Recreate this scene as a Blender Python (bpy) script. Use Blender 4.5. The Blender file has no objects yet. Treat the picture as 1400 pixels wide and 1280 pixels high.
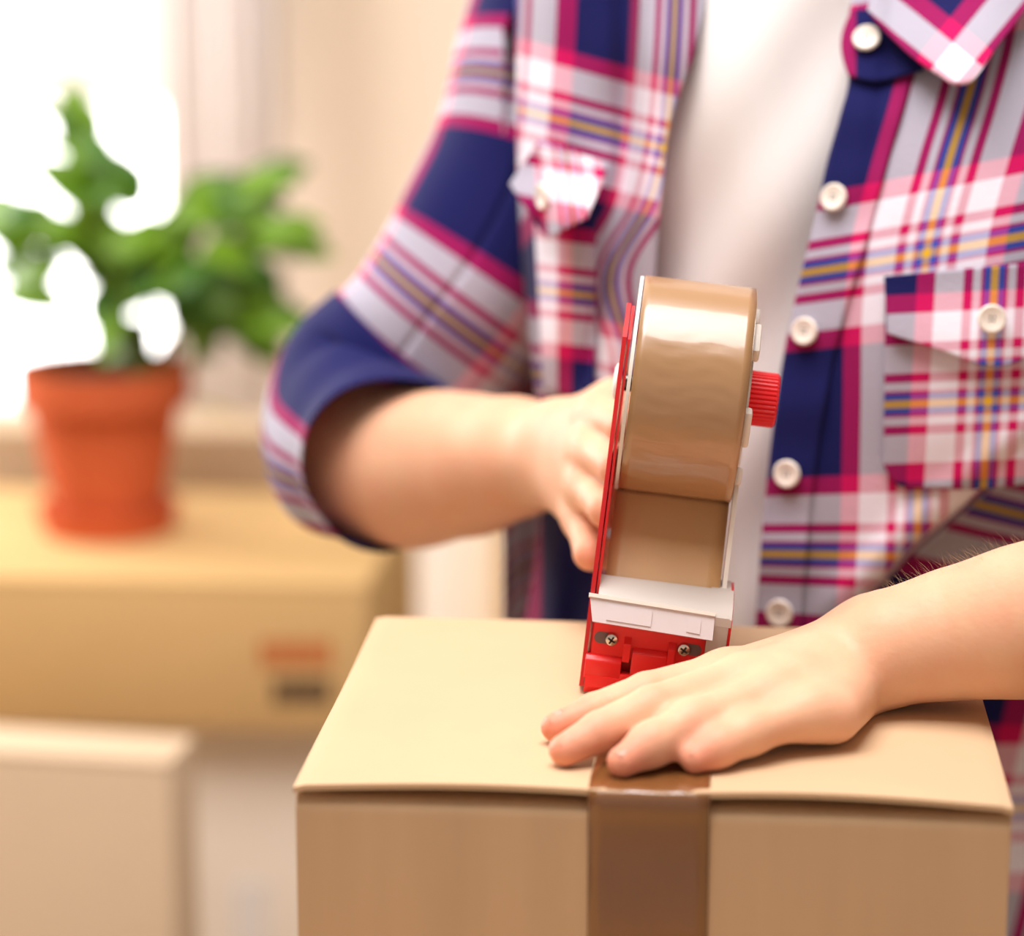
import bpy, bmesh, math, random
import numpy as np
from mathutils import Vector, Matrix

random.seed(7); rng = np.random.default_rng(7)
SC = bpy.context.scene
COL = SC.collection

# ---------------------------------------------------------------- camera
CAM = np.array([.0316, -1.0061, 1.2611]); YAW, PITCH, FPX = .0863, .2214, 3600.
cam_d = bpy.data.cameras.new('camera'); cam = bpy.data.objects.new('camera', cam_d); COL.objects.link(cam)
cam.location = CAM; cam.rotation_euler = (math.pi/2-PITCH, 0, YAW)
cam_d.sensor_width = 36; cam_d.lens = 36*FPX/1400; cam_d.clip_start = .05
cam_d.dof.use_dof = True; cam_d.dof.focus_distance = 1.165; cam_d.dof.aperture_fstop = 3.3; cam_d.dof.aperture_blades = 0
SC.camera = cam

# ---------------------------------------------------------------- world, lights, exposure
W = bpy.data.worlds.new('world'); SC.world = W; W.use_nodes = True
bg = W.node_tree.nodes['Background']; bg.inputs[0].default_value = (1.0, .97, .93, 1); bg.inputs[1].default_value = 6.0
def area(name, loc, target, size, power, col=(1, 1, 1), sy=None):
    d = bpy.data.lights.new(name, 'AREA'); d.shape = 'RECTANGLE'; d.size = size; d.size_y = sy or size; d.energy = power; d.color = col
    o = bpy.data.objects.new(name, d); COL.objects.link(o); o.location = loc
    o.rotation_euler = (Vector(target)-Vector(loc)).to_track_quat('-Z', 'Y').to_euler(); return o
# only a ceiling lamp over the work table and daylight from a window in the left wall stand outside the picture; the window in view is lit by the sky (world)
area('ceiling_lamp_offscreen', (-.25, -.05, 2.57), (-.25, -.05, 0), 1.2, 36, (1, .96, .965))
area('window_left_offscreen', (-2.58, 2.1, 1.6), (0, 2.1, 1.6), 1.7, 66, (1, .97, .97), 1.5)
vs = SC.view_settings; vs.view_transform = 'Standard'; vs.look = 'None'; vs.gamma = 1; vs.exposure = 0.5; vs.use_curve_mapping = False

# ---------------------------------------------------------------- helpers: pixel of the photograph + real distance -> world point
_cy, _sy = math.cos(YAW), math.sin(YAW)
_F = np.array([-_sy*math.cos(PITCH), _cy*math.cos(PITCH), -math.sin(PITCH)]); _R = np.array([_cy, _sy, 0.]); _U = np.cross(_R, _F)
def ray(x, y):
    x = np.asarray(x, float)[..., None]; y = np.asarray(y, float)[..., None]
    return _F+_R*(x-700)/FPX-_U*(y-640)/FPX
def PD(x, y, D): return CAM+ray(x, y)*np.asarray(D, float)[..., None]
def PY(x, y, Y):
    d = ray(x, y); return CAM+d*((np.asarray(Y, float)-CAM[1])/d[..., 1])[..., None]
def PZ(x, y, Z):
    d = ray(x, y); return CAM+d*((np.asarray(Z, float)-CAM[2])/d[..., 2])[..., None]

# ---------------------------------------------------------------- materials
def srgb(r, g, b):
    f = lambda c: c/12.92 if c <= .04045 else ((c+.055)/1.055)**2.4
    return tuple(f(v/255) for v in (r, g, b))+(1,)
def mat(name, col, rough=.5, spec=.5, metal=0, noise=0, nscale=30, nstretch=(1, 1, 1), bump=0, bscale=200, bstretch=None, sss=0, trans=0, coat=0, alpha=1):
    m = bpy.data.materials.new(name); m.use_nodes = True; nt = m.node_tree; b = nt.nodes['Principled BSDF']
    c = srgb(*col); b.inputs['Base Color'].default_value = c; b.inputs['Roughness'].default_value = rough
    b.inputs['Specular IOR Level'].default_value = spec; b.inputs['Metallic'].default_value = metal
    b.inputs['Coat Weight'].default_value = coat; b.inputs['Coat Roughness'].default_value = .1
    b.inputs['Transmission Weight'].default_value = trans; b.inputs['Alpha'].default_value = alpha
    if sss:
        b.inputs['Subsurface Weight'].default_value = sss; b.inputs['Subsurface Radius'].default_value = (1, .32, .15); b.inputs['Subsurface Scale'].default_value = .007
    if noise or bump:
        tc = nt.nodes.new('ShaderNodeTexCoord')
    if noise:
        mp = nt.nodes.new('ShaderNodeMapping'); mp.inputs['Scale'].default_value = nstretch; nt.links.new(tc.outputs['Object'], mp.inputs[0])
        n = nt.nodes.new('ShaderNodeTexNoise'); n.inputs['Scale'].default_value = nscale; n.inputs['Detail'].default_value = 5; nt.links.new(mp.outputs[0], n.inputs['Vector'])
        r = nt.nodes.new('ShaderNodeValToRGB'); r.color_ramp.elements[0].position = .3; r.color_ramp.elements[1].position = .7
        r.color_ramp.elements[0].color = tuple(v*(1-noise) for v in c[:3])+(1,); r.color_ramp.elements[1].color = tuple(min(1, v*(1+noise)) for v in c[:3])+(1,)
        nt.links.new(n.outputs['Fac'], r.inputs[0]); nt.links.new(r.outputs[0], b.inputs['Base Color'])
    if bump:
        mp2 = nt.nodes.new('ShaderNodeMapping'); mp2.inputs['Scale'].default_value = bstretch or nstretch; nt.links.new(tc.outputs['Object'], mp2.inputs[0])
        n2 = nt.nodes.new('ShaderNodeTexNoise'); n2.inputs['Scale'].default_value = bscale; n2.inputs['Detail'].default_value = 4; nt.links.new(mp2.outputs[0], n2.inputs['Vector'])
        bp = nt.nodes.new('ShaderNodeBump'); bp.inputs['Strength'].default_value = bump; bp.inputs['Distance'].default_value = .002
        nt.links.new(n2.outputs['Fac'], bp.inputs['Height']); nt.links.new(bp.outputs[0], b.inputs['Normal'])
    return m
def plaid():
    m = bpy.data.materials.new('plaid_cotton'); m.use_nodes = True; nt = m.node_tree; b = nt.nodes['Principled BSDF']; L = nt.links.new
    b.inputs['Roughness'].default_value = .85; b.inputs['Specular IOR Level'].default_value = .15; b.inputs['Sheen Weight'].default_value = .08
    uv = nt.nodes.new('ShaderNodeUVMap'); uv.uv_map = 'UVMap'; sp = nt.nodes.new('ShaderNodeSeparateXYZ'); L(uv.outputs[0], sp.inputs[0])
    navy, red, white, blue, yel = srgb(20, 22, 82), srgb(202, 14, 92), srgb(238, 232, 242), srgb(66, 88, 190), srgb(240, 190, 40)
    bands = [(0, yel), (.026, blue), (.072, red), (.092, white), (.15, red), (.215, white), (.42, red), (.55, navy)]
    outs = []
    for a in ('X', 'Y'):
        p = nt.nodes.new('ShaderNodeMath'); p.operation = 'PINGPONG'; p.inputs[1].default_value = .5; L(sp.outputs[a], p.inputs[0])
        d = nt.nodes.new('ShaderNodeMath'); d.operation = 'MULTIPLY'; d.inputs[1].default_value = 2; L(p.outputs[0], d.inputs[0])
        r = nt.nodes.new('ShaderNodeValToRGB'); cr = r.color_ramp; cr.interpolation = 'CONSTANT'
        cr.elements[0].position = 0; cr.elements[0].color = yel; cr.elements[1].position = .55; cr.elements[1].color = navy
        for q, c in bands[1:-1]:
            e = cr.elements.new(q); e.color = c
        L(d.outputs[0], r.inputs[0]); outs.append(r.outputs[0])
    mx = nt.nodes.new('ShaderNodeMix'); mx.data_type = 'RGBA'; mx.inputs[0].default_value = .5; L(outs[0], mx.inputs[6]); L(outs[1], mx.inputs[7])
    n = nt.nodes.new('ShaderNodeTexNoise'); n.inputs['Scale'].default_value = 60; n.inputs['Detail'].default_value = 6; L(uv.outputs[0], n.inputs['Vector'])
    bp = nt.nodes.new('ShaderNodeBump'); bp.inputs['Strength'].default_value = .25; bp.inputs['Distance'].default_value = .0015; L(n.outputs['Fac'], bp.inputs['Height']); L(bp.outputs[0], b.inputs['Normal'])
    L(mx.outputs[2], b.inputs['Base Color']); return m
def skin_mat():
    m = mat('skin', (236, 190, 160), rough=.5, spec=.3, sss=.25, bump=.12, bscale=260)
    nt = m.node_tree; b = nt.nodes['Principled BSDF']; L = nt.links.new
    at = nt.nodes.new('ShaderNodeAttribute'); at.attribute_name = 'flush'
    n = nt.nodes.new('ShaderNodeTexNoise'); n.inputs['Scale'].default_value = 45; n.inputs['Detail'].default_value = 3
    tc = nt.nodes.new('ShaderNodeTexCoord'); L(tc.outputs['Object'], n.inputs['Vector'])
    r = nt.nodes.new('ShaderNodeMapRange'); r.inputs[1].default_value = .35; r.inputs[2].default_value = .75; r.inputs[3].default_value = 0; r.inputs[4].default_value = .25; L(n.outputs['Fac'], r.inputs[0])
    ad = nt.nodes.new('ShaderNodeMath'); ad.use_clamp = True; L(at.outputs['Fac'], ad.inputs[0]); L(r.outputs[0], ad.inputs[1])
    mx = nt.nodes.new('ShaderNodeMix'); mx.data_type = 'RGBA'; L(ad.outputs[0], mx.inputs[0]); mx.inputs[6].default_value = srgb(236, 187, 152); mx.inputs[7].default_value = srgb(226, 134, 108)
    L(mx.outputs[2], b.inputs['Base Color']); return m
M = dict(
    card=mat('kraft_cardboard', (206, 174, 138), .8, .25, noise=.06, nscale=7, nstretch=(5, 5, .5), bump=.06, bscale=30, bstretch=(8, 8, .5)),
    cardtop=mat('kraft_cardboard_lid', (206, 174, 138), .8, .25, noise=.03, nscale=10, bump=.12, bscale=40),
    cardin=mat('corrugated_edge', (120, 82, 52), .9, .1, noise=.3, nscale=300),
    tape=mat('brown_packing_tape', (124, 80, 42), .16, .6, coat=1.0, noise=.06, nscale=20, bump=.04, bscale=60),
    roll=mat('wound_packing_tape', (166, 124, 80), .34, 1.0, coat=.5, noise=.06, nscale=30, nstretch=(.3, 1, 1), bump=.05, bscale=60),
    red=mat('red_plastic', (244, 40, 40), .3, .45, bump=.05, bscale=300),
    redm=mat('red_painted_metal', (200, 22, 28), .3, .5),
    knob=mat('red_knob_plastic', (240, 40, 48), .4, .45),
    whitep=mat('white_plastic', (236, 228, 216), .4, .45),
    clearp=mat('frosted_plastic', (232, 222, 222), .3, .5, alpha=.86),
    greyp=mat('grey_plastic', (196, 186, 176), .45, .4),
    metal=mat('screw_steel', (205, 200, 190), .25, .5, metal=1),
    dark=mat('dark_rubber', (60, 52, 50), .7, .2),
    slot=mat('slot_steel', (120, 96, 92), .5, .3),
    strip=mat('tape_strip_adhesive', (196, 152, 104), .35, .4, noise=.05, nscale=8),
    plaid=plaid(), skin=skin_mat(),
    tee=mat('white_cotton_jersey', (238, 233, 230), .9, .1, bump=.15, bscale=700),
    jeans=mat('navy_denim', (34, 38, 66), .9, .1, bump=.3, bscale=900),
    button=mat('cream_button', (246, 236, 222), .35, .5),
    thread=mat('thread', (60, 50, 70), .9, .1),
    nail=mat('fingernail', (232, 162, 140), .35, .5),
    hair=mat('arm_hair', (224, 190, 150), .6, .3),
    shoe=mat('shoe_leather', (60, 50, 46), .5, .4),
    terra=mat('terracotta', (214, 104, 62), .8, .2, noise=.1, nscale=12),
    soil=mat('soil', (66, 46, 34), .95, .1, noise=.4, nscale=60),
    leaf=mat('green_leaf', (116, 160, 30), .45, .4, noise=.25, nscale=20),
    leaf2=mat('dark_green_leaf', (70, 118, 24), .45, .4, noise=.25, nscale=20),
    leafy=mat('yellow_leaf', (214, 206, 90), .5, .4),
    stem=mat('plant_stem', (104, 128, 60), .6, .3),
    offwall=mat('low_fill_wall', (150, 145, 140), .9, .1),  # unseen side walls, colour darkened to cut the bounced fill light
    paleoff=mat('fill_bounce_wall', (192, 187, 182), .9, .1),  # unseen wall behind the camera, made paler to bounce more fill light forward
    ceil=mat('ceiling_paint', (226, 224, 222), .9, .1),
    wall=mat('cream_wall', (245, 230, 211), .9, .1, noise=.01, nscale=3),
    floor=mat('pale_floor', (206, 184, 156), .5, .3, noise=.06, nscale=6, nstretch=(1, 8, 1)),
    bgcard=mat('tan_cardboard', (222, 184, 126), .85, .15, noise=.04, nscale=5),
    bgcard2=mat('beige_cardboard', (224, 198, 166), .85, .15, noise=.03, nscale=5),
    bgcard3=mat('pale_cardboard', (248, 236, 218), .85, .15, noise=.03, nscale=5),
    white=mat('white_paint', (242, 238, 232), .6, .3),
    sheer=mat('curtain_cloth', (248, 240, 236), .9, .1, noise=.01),
    blind=mat('blind_cloth', (238, 232, 226), .9, .1),
    glass=mat('window_glass', (255, 255, 255), .02, .5, trans=1),
    wood=mat('table_wood', (198, 158, 112), .5, .3, noise=.12, nscale=8, nstretch=(1, 10, 1)),
    redprint=mat('red_print', (206, 118, 66), .8, .1), blackprint=mat('black_print', (90, 70, 54), .8, .1),
)

# ---------------------------------------------------------------- mesh helpers
def mesh(name, v, f, m, parent=None, uv=None, smooth=True):
    me = bpy.data.meshes.new(name); me.from_pydata([tuple(map(float, p)) for p in v], [], [tuple(map(int, q)) for q in f])
    if smooth: me.polygons.foreach_set('use_smooth', [True]*len(me.polygons))
    if uv is not None:
        l = me.uv_layers.new(name='UVMap'); idx = np.zeros(len(me.loops), int); me.loops.foreach_get('vertex_index', idx)
        l.data.foreach_set('uv', np.asarray(uv, np.float32)[idx].ravel())
    if m: me.materials.append(m)
    me.update(); o = bpy.data.objects.new(name, me); COL.objects.link(o)
    if parent: o.parent = parent
    return o
def empty(name, loc, rot=(0, 0, 0)):
    o = bpy.data.objects.new(name, None); o.empty_display_size = .05; COL.objects.link(o); o.location = loc; o.rotation_euler = rot; return o
def tag(o, label=None, cat=None, group=None, kind=None):
    for k, v in (('label', label), ('category', cat), ('group', group), ('kind', kind)):
        if v: o[k] = v
    return o
def from_bm(name, bm, m, parent=None, smooth=False, bevel=0, seg=2):
    if bevel: bmesh.ops.bevel(bm, geom=[e for e in bm.edges if len(e.link_faces) == 2 and e.calc_face_angle(0) > .5], offset=bevel, segments=seg, affect='EDGES', profile=.5)
    bmesh.ops.recalc_face_normals(bm, faces=bm.faces)
    me = bpy.data.meshes.new(name); bm.to_mesh(me); bm.free()
    if m: me.materials.append(m)
    if smooth or bevel:
        me.polygons.foreach_set('use_smooth', [True]*len(me.polygons)); me.set_sharp_from_angle(angle=math.radians(35))
    o = bpy.data.objects.new(name, me); COL.objects.link(o)
    if parent: o.parent = parent
    return o
def bm_box(lo, hi, bm=None, mtx=None):
    bm = bm or bmesh.new(); lo = Vector(lo); hi = Vector(hi)
    T = Matrix.Translation((lo+hi)/2) @ Matrix.Diagonal((*(hi-lo), 1))
    bmesh.ops.create_cube(bm, size=1, matrix=(mtx or Matrix()) @ T); return bm
def bm_prism(poly, axis, a, b, bm=None):
    """poly: 2-D outline; axis 0 -> extruded along x (poly = y,z), 1 -> along y (x,z), 2 -> along z (x,y)"""
    bm = bm or bmesh.new()
    def p3(p, t): return [(t, p[0], p[1]), (p[0], t, p[1]), (p[0], p[1], t)][axis]
    A = [bm.verts.new(p3(p, a)) for p in poly]; B = [bm.verts.new(p3(p, b)) for p in poly]; n = len(poly)
    bm.faces.new(A); bm.faces.new(B[::-1])
    for i in range(n): bm.faces.new((A[i], B[i], B[(i+1) % n], A[(i+1) % n]))
    return bm
def lathe(prof, n=48, bm=None, mtx=None, wob=None):
    """prof: (radius, height) list round z"""
    bm = bm or bmesh.new(); mtx = mtx or Matrix(); rings = []
    for r, z in prof:
        if r < 1e-7: rings.append([bm.verts.new(mtx @ Vector((0, 0, z)))])
        else: rings.append([bm.verts.new(mtx @ Vector((r*(wob(i, n) if wob else 1)*math.cos(2*math.pi*i/n), r*(wob(i, n) if wob else 1)*math.sin(2*math.pi*i/n), z))) for i in range(n)])
    for a, b in zip(rings[:-1], rings[1:]):
        for i in range(n):
            j = (i+1) % n
            if len(a) == 1 and len(b) == 1: continue
            if len(a) == 1: bm.faces.new((a[0], b[i], b[j]))
            elif len(b) == 1: bm.faces.new((a[i], b[0], a[j]))
            else: bm.faces.new((a[i], b[i], b[j], a[j]))
    return bm
AX_X = Matrix(((0, 0, 1, 0), (1, 0, 0, 0), (0, 1, 0, 0), (0, 0, 0, 1)))       # lathe axis z -> x
AX_Y = Matrix(((1, 0, 0, 0), (0, 0, -1, 0), (0, 1, 0, 0), (0, 0, 0, 1)))      # lathe axis z -> -y
def cr(xs, vs, x):
    """Catmull-Rom through (xs, vs) at x (arrays); vs may have trailing dims"""
    xs = np.asarray(xs, float); vs = np.asarray(vs, float); x = np.clip(np.asarray(x, float), xs[0], xs[-1])
    i = np.clip(np.searchsorted(xs, x, side='right')-1, 0, len(xs)-2)
    m = np.zeros_like(vs); dx = np.diff(xs).reshape((-1,)+(1,)*(vs.ndim-1)); s = np.diff(vs, axis=0)/dx
    m[0] = s[0]; m[-1] = s[-1]; m[1:-1] = (s[:-1]*dx[1:]+s[1:]*dx[:-1])/(dx[1:]+dx[:-1])
    h = (xs[i+1]-xs[i]); t = (x-xs[i])/h; sh = t.shape+(1,)*(vs.ndim-1); t = t.reshape(sh); h = h.reshape(sh)
    return (2*t**3-3*t**2+1)*vs[i]+(t**3-2*t**2+t)*h*m[i]+(-2*t**3+3*t**2)*vs[i+1]+(t**3-t**2)*h*m[i+1]
def sstep(a, b, x): t = np.clip((x-a)/(b-a), 0, 1); return t*t*(3-2*t)
def grid_faces(nr, nc, closed=False):
    f = []
    for i in range(nr-1):
        for j in range(nc if closed else nc-1):
            k = (j+1) % nc; f.append((i*nc+j, i*nc+k, (i+1)*nc+k, (i+1)*nc+j))
    return f
def solid(o, t, off=-1):
    md = o.modifiers.new('thickness', 'SOLIDIFY'); md.thickness = t; md.offset = off; return o
def tube(path, rad, n=10):
    path = [Vector(p) for p in path]; v = []; f = []; up = None
    for i, p in enumerate(path):
        t = (path[min(i+1, len(path)-1)]-path[max(i-1, 0)]).normalized()
        if up is None: up = t.orthogonal().normalized()
        up = (up-t*up.dot(t)).normalized(); s = t.cross(up); r = rad[i] if hasattr(rad, '__len__') else rad
        for k in range(n): a = 2*math.pi*k/n; v.append(p+(up*math.cos(a)+s*math.sin(a))*r)
    f = grid_faces(len(path), n, True); f.append(tuple(range(n))[::-1]); f.append(tuple((len(path)-1)*n+k for k in range(n))); return v, f

# ---------------------------------------------------------------- the room
def quadbox(name, lo, hi, m): return tag(from_bm(name, bm_box(lo, hi), m), kind='structure')
quadbox('floor', (-2.6, -1.9, -.05), (2.2, 3.45, 0), M['floor'])
quadbox('ceiling', (-2.6, -1.9, 2.6), (2.2, 3.45, 2.65), M['ceil']); quadbox('wall_left', (-2.65, -1.9, 0), (-2.6, 3.45, 2.6), M['offwall']); quadbox('wall_right', (2.2, -1.9, 0), (2.25, 3.45, 2.6), M['offwall']); quadbox('wall_front', (-2.6, -1.95, 0), (2.2, -1.9, 2.6), M['paleoff'])
WY = 3.3                                                       # back wall with the window opening on its left
wl, wr, wb, wt = PY(-330, 300, WY)[0], PY(366, 300, WY)[0], PY(100, 600, WY)[2], 1.62
bm = bm_box((wr, WY, 0), (2.2, WY+.15, 2.6)); bm_box((-2.6, WY, 0), (wl, WY+.15, 2.6), bm); bm_box((wl, WY, 0), (wr, WY+.15, wb), bm); bm_box((wl, WY, wt), (wr, WY+.15, 2.6), bm)
tag(from_bm('wall_back', bm, M['wall']), kind='structure')
win = tag(empty('window_1', ((wl+wr)/2, WY+.1, wb)), kind='structure')
def wpart(n, lo, hi, m, bev=.004):
    o = from_bm(n, bm_box(lo, hi), m, bevel=bev); o.parent = win; o.matrix_parent_inverse = Matrix.Translation(-win.location); return o
fw = .05
wpart('window_frame', (wl, WY+.06, wb), (wl+fw, WY+.12, wt), M['white']); wpart('window_frame', (wr-fw, WY+.06, wb), (wr, WY+.12, wt), M['white'])
wpart('window_frame', (wl+fw, WY+.06, wb), (wr-fw, WY+.12, wb+fw), M['white']); wpart('window_frame', (wl+fw, WY+.06, wt-fw), (wr-fw, WY+.12, wt), M['white'])
wpart('window_pane', (wl+fw, WY+.085, wb+fw), (wr-fw, WY+.09, wt-fw), M['glass'], 0)
wpart('window_sill', (wl-.03, WY-.08, wb-.03), (wr+.03, WY+.06, wb), M['white'])

# ---------------------------------------------------------------- work table (under the carton, below the frame)
tb = tag(empty('work_table', (.02, -.05, 0)), 'wooden work table under the carton that is being taped', 'table')
o = from_bm('tabletop', bm_box((-.42, -.30, .665), (.42, .31, .70)), M['wood'], tb, bevel=.004)
for sx in (-1, 1):
    for sy in (-1, 1):
        cx, cyy = sx*.37, .005+sy*.26; from_bm('leg', bm_box((cx-.025, cyy-.025, 0), (cx+.025, cyy+.025, .665)), M['wood'], tb, bevel=.003)

# ---------------------------------------------------------------- main carton
bx = tag(empty('cardboard_box', (0, .1245, .70)), 'brown cardboard box with a tape strip over its front edge, being sealed', 'box')
HX, HY, TZ = .145, .1245, .2
def wv(x, y):                                                     # gentle warp of the lid
    return .0012*math.sin(23*x+1.3)*(1-((y+HY)/.249))+.0008*math.sin(31*y+17*x)
bm = bmesh.new()
for lo, hi in (((-HX, HY-.004, 0), (HX, HY, .1945)), ((-HX, -HY+.005, 0), (-HX+.004, HY-.004, .1945)), ((HX-.004, -HY+.005, 0), (HX, HY-.004, .1945)), ((-HX+.004, -HY+.005, 0), (HX-.004, HY-.004, .004))):
    bm_box(lo, hi, bm)
from_bm('box_wall', bm, M['card'], bx, bevel=.0012)
# front minor flap folding back from a rounded crease
prof = [(-HY+.0012, 0), (-HY+.0012, .06), (-HY+.0007, .12), (-HY+.0012, .187)]+[(-HY+.0012+.0055*(1-math.cos(a)), .1885+.0055*math.sin(a)) for a in np.linspace(.1, math.pi/2, 8)]+[(-HY+.07, .1945), (-HY+.07, .1915), (-HY+.009, .1905), (-HY+.0052, .187), (-HY+.0048, 0)]
from_bm('front_panel', bm_prism(prof, 0, -HX+.0008, HX-.0008), M['card'], bx, smooth=True, bevel=.0006)
from_bm('minor_flap', bm_box((-HX+.003, HY-.075, .1915), (HX-.003, HY-.001, .1945)), M['card'], bx)
for s in (-1, 1):                                                 # the two major flaps, hinged on the sides, free at the front
    nx, ny = 30, 26; v = []; f = []
    for layer in (0, 1):
        for j in range(ny):
            for i in range(nx):
                tx = i/(nx-1); y = -HY+2*HY*j/(ny-1); x = s*(HX-(HX-.0006)*(1-tx)) if s > 0 else -HX+(HX-.0006)*tx
                ex = abs(x)/HX; z = .2-(.0024 if layer == 0 else 0)
                lift = (.0022 if s < 0 else .0028)*math.sin(math.pi*min(1, max(0, (ex-.06)/.97)))**1.0*math.exp(-(j/(ny-1))*7)
                crease = -.0006*math.exp(-((y+HY-.08-.05*(ex-.5)*(-s))/.003)**2)
                v.append((x, y, z+lift+wv(x, y)*.5+crease-.001*max(0, (ex-.965)/.035)**2))
    N = nx*ny
    for j in range(ny-1):
        for i in range(nx-1):
            a = j*nx+i; f.append((N+a, N+a+1, N+a+nx+1, N+a+nx)); f.append((a, a+nx, a+nx+1, a+1))
    per = [i for i in range(nx)]+[j*nx+nx-1 for j in range(1, ny)]+[(ny-1)*nx+i for i in range(nx-2, -1, -1)]+[j*nx for j in range(ny-2, 0, -1)]
    for a, b in zip(per, per[1:]+per[:1]): f.append((a, b, N+b, N+a))
    o = mesh('top_flap', v, f, M['cardtop'], bx); o.data.set_sharp_from_angle(angle=.8)
# packing tape strip: down the front and over the top as far as the dispenser
tw0, tw1 = -.0246, .0244
path = [(-HY+.0004, .02)]+[(-HY+.0002, z) for z in np.linspace(.05, .186, 8)]+[(-HY-.0004, .191), (-HY-.0009, .195), (-HY-.0009, .1985), (-HY-.0001, .2006), (-HY+.0015, .2012)]+[(y, .2014) for y in np.linspace(-HY+.006, .012, 12)]
v = []; nt_ = 9
for (y, z) in path:
    for k in range(nt_): v.append((tw0+(tw1-tw0)*k/(nt_-1), y, z+(.0003*math.sin(k*2.1+y*90) if z > .2 else 0)+0))
solid(mesh('tape_strip', v, grid_faces(len(path), nt_), M['tape'], bx), .0002, 0)

# ---------------------------------------------------------------- tape dispenser (local: x across, y back, z up)
td = tag(empty('tape_dispenser', (-.0045, .132, .8972), (0, math.radians(6.4), math.radians(.9))), 'red and white hand tape dispenser loaded with brown packing tape, standing on the carton', 'tape dispenser')
RC, RZ, RR = .050, .1345, .049
pl = [(.000, .003), (-.001, .05), (.010, .085), (.020, .125), (.024, .160), (.045, .172), (.075, .160), (.092, .12), (.095, .06), (.085, .02), (.06, .0), (.01, .0)]
pt = from_bm('side_plate', bm_prism(pl, 0, -.0325, -.0305), M['redm'], td, bevel=.0006)
pl2 = [(p[0]+.003, p[1]*.985+.001) for p in pl]
from_bm('plate_rim', bm_prism(pl2, 0, -.0300, -.0288), M['red'], pt, bevel=.0004)
from_bm('axle_cap', lathe([(0, -.0345), (.006, -.0343), (.008, -.0335), (.009, -.0322)], 32, mtx=Matrix.Translation((0, RC, RZ)) @ AX_X), M['whitep'], td, smooth=True)
# roll of tape: wound tape with its cardboard core
prof = [(.038, -.0235), (RR, -.0235), (RR, .0255), (.038, .0255), (.038, -.0235)]
rl = from_bm('tape_roll', lathe(prof, 128, mtx=Matrix.Translation((0, RC, RZ)) @ AX_X), M['roll'], td, smooth=True)
from_bm('roll_core', lathe([(.0355, -.0235), (.0378, -.0235), (.0378, .0257), (.0355, .0257), (.0355, -.0235)], 64, mtx=Matrix.Translation((0, RC, RZ)) @ AX_X), M['card'], rl, smooth=True)
# loose outer turn, slightly shifted, wrinkled, ending in a strip that runs down behind the guard
v = []; n = 90; nc = 15
angs = np.linspace(math.radians(128), math.radians(-62), n)        # 0 = front, 90 = top
for a_i, a in enumerate(angs):
    for k in range(nc):
        x = -.0257+.0508*k/(nc-1)
        w = .00022*math.sin(a*37+4*math.sin(k*.45)+k*.15)*math.sin(a*11+k*.5)*max(0, math.cos(a-math.radians(-25)))+.0004
        r = RR+.0004+w+.0004*math.exp(-((a-math.radians(-62))/.12)**2)
        v.append((x, RC-r*math.cos(a), RZ+r*math.sin(a)))
solid(mesh('loose_tape', v, grid_faces(n, nc), M['roll'], td), .00012, 0)
v = []; n = 24
p0 = Vector((0, RC-.012, RZ-.047)); p1 = Vector((0, .006, .040))
for i in range(n):
    t = i/(n-1); p = p0.lerp(p1, t)
    for k in range(9): v.append((-.0268+.0520*k/8, p.y+.0015*math.sin(t*math.pi), p.z))
solid(mesh('tape_run', v, grid_faces(n, 9), M['strip'], td), .0002, 0)
# hub flanges with notched rims
def notch(i, n): return 1.0 if (i*14//n) % 2 == 0 else .90
from_bm('hub_flange', lathe([(0, -.0278), (.0492, -.0278), (.0492, -.0262), (0, -.0262)], 84, mtx=Matrix.Translation((0, RC, RZ)) @ AX_X), M['whitep'], td, smooth=True)
bmf = lathe([(0, .0258), (.030, .0258), (.030, .0272), (0, .0272)], 84, mtx=Matrix.Translation((0, RC, RZ)) @ AX_X)
from_bm('hub_flange', bmf, M['whitep'], td, smooth=True)
for a in (38, 100, 160, 218, 270, 325):                            # lugs that stand out past the tape edge
    c = Matrix.Translation((0, RC, RZ)) @ Matrix.Rotation(math.radians(a), 4, 'X')
    from_bm('hub_lug', bm_box((.0256, -.0085, .0335), (.0290, .0085, .0415), mtx=c), M['whitep'], td, bevel=.0012)
# knob
def ribs(i, n): return 1.0 if i % 3 else .93
kn = from_bm('knob', lathe([(0, .0270), (.0118, .0270), (.0126, .0278), (.0126, .0400), (.0112, .0412), (.0095, .0405), (0, .0402)], 108, mtx=Matrix.Translation((0, RC, RZ)) @ AX_X, wob=ribs), M['knob'], td, smooth=True)
from_bm('axle', lathe([(.004, -.03), (.004, .0272)], 24, mtx=Matrix.Translation((0, RC, RZ)) @ AX_X), M['metal'], td, smooth=True)
# right hand arm in white plastic and its edge
from_bm('support_arm', bm_prism([(.015, .050), (.022, .050), (.040, .092), (.046, .100), (.038, .104), (.030, .096)], 0, .0262, .0282), M['whitep'], td, bevel=.0005)
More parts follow.
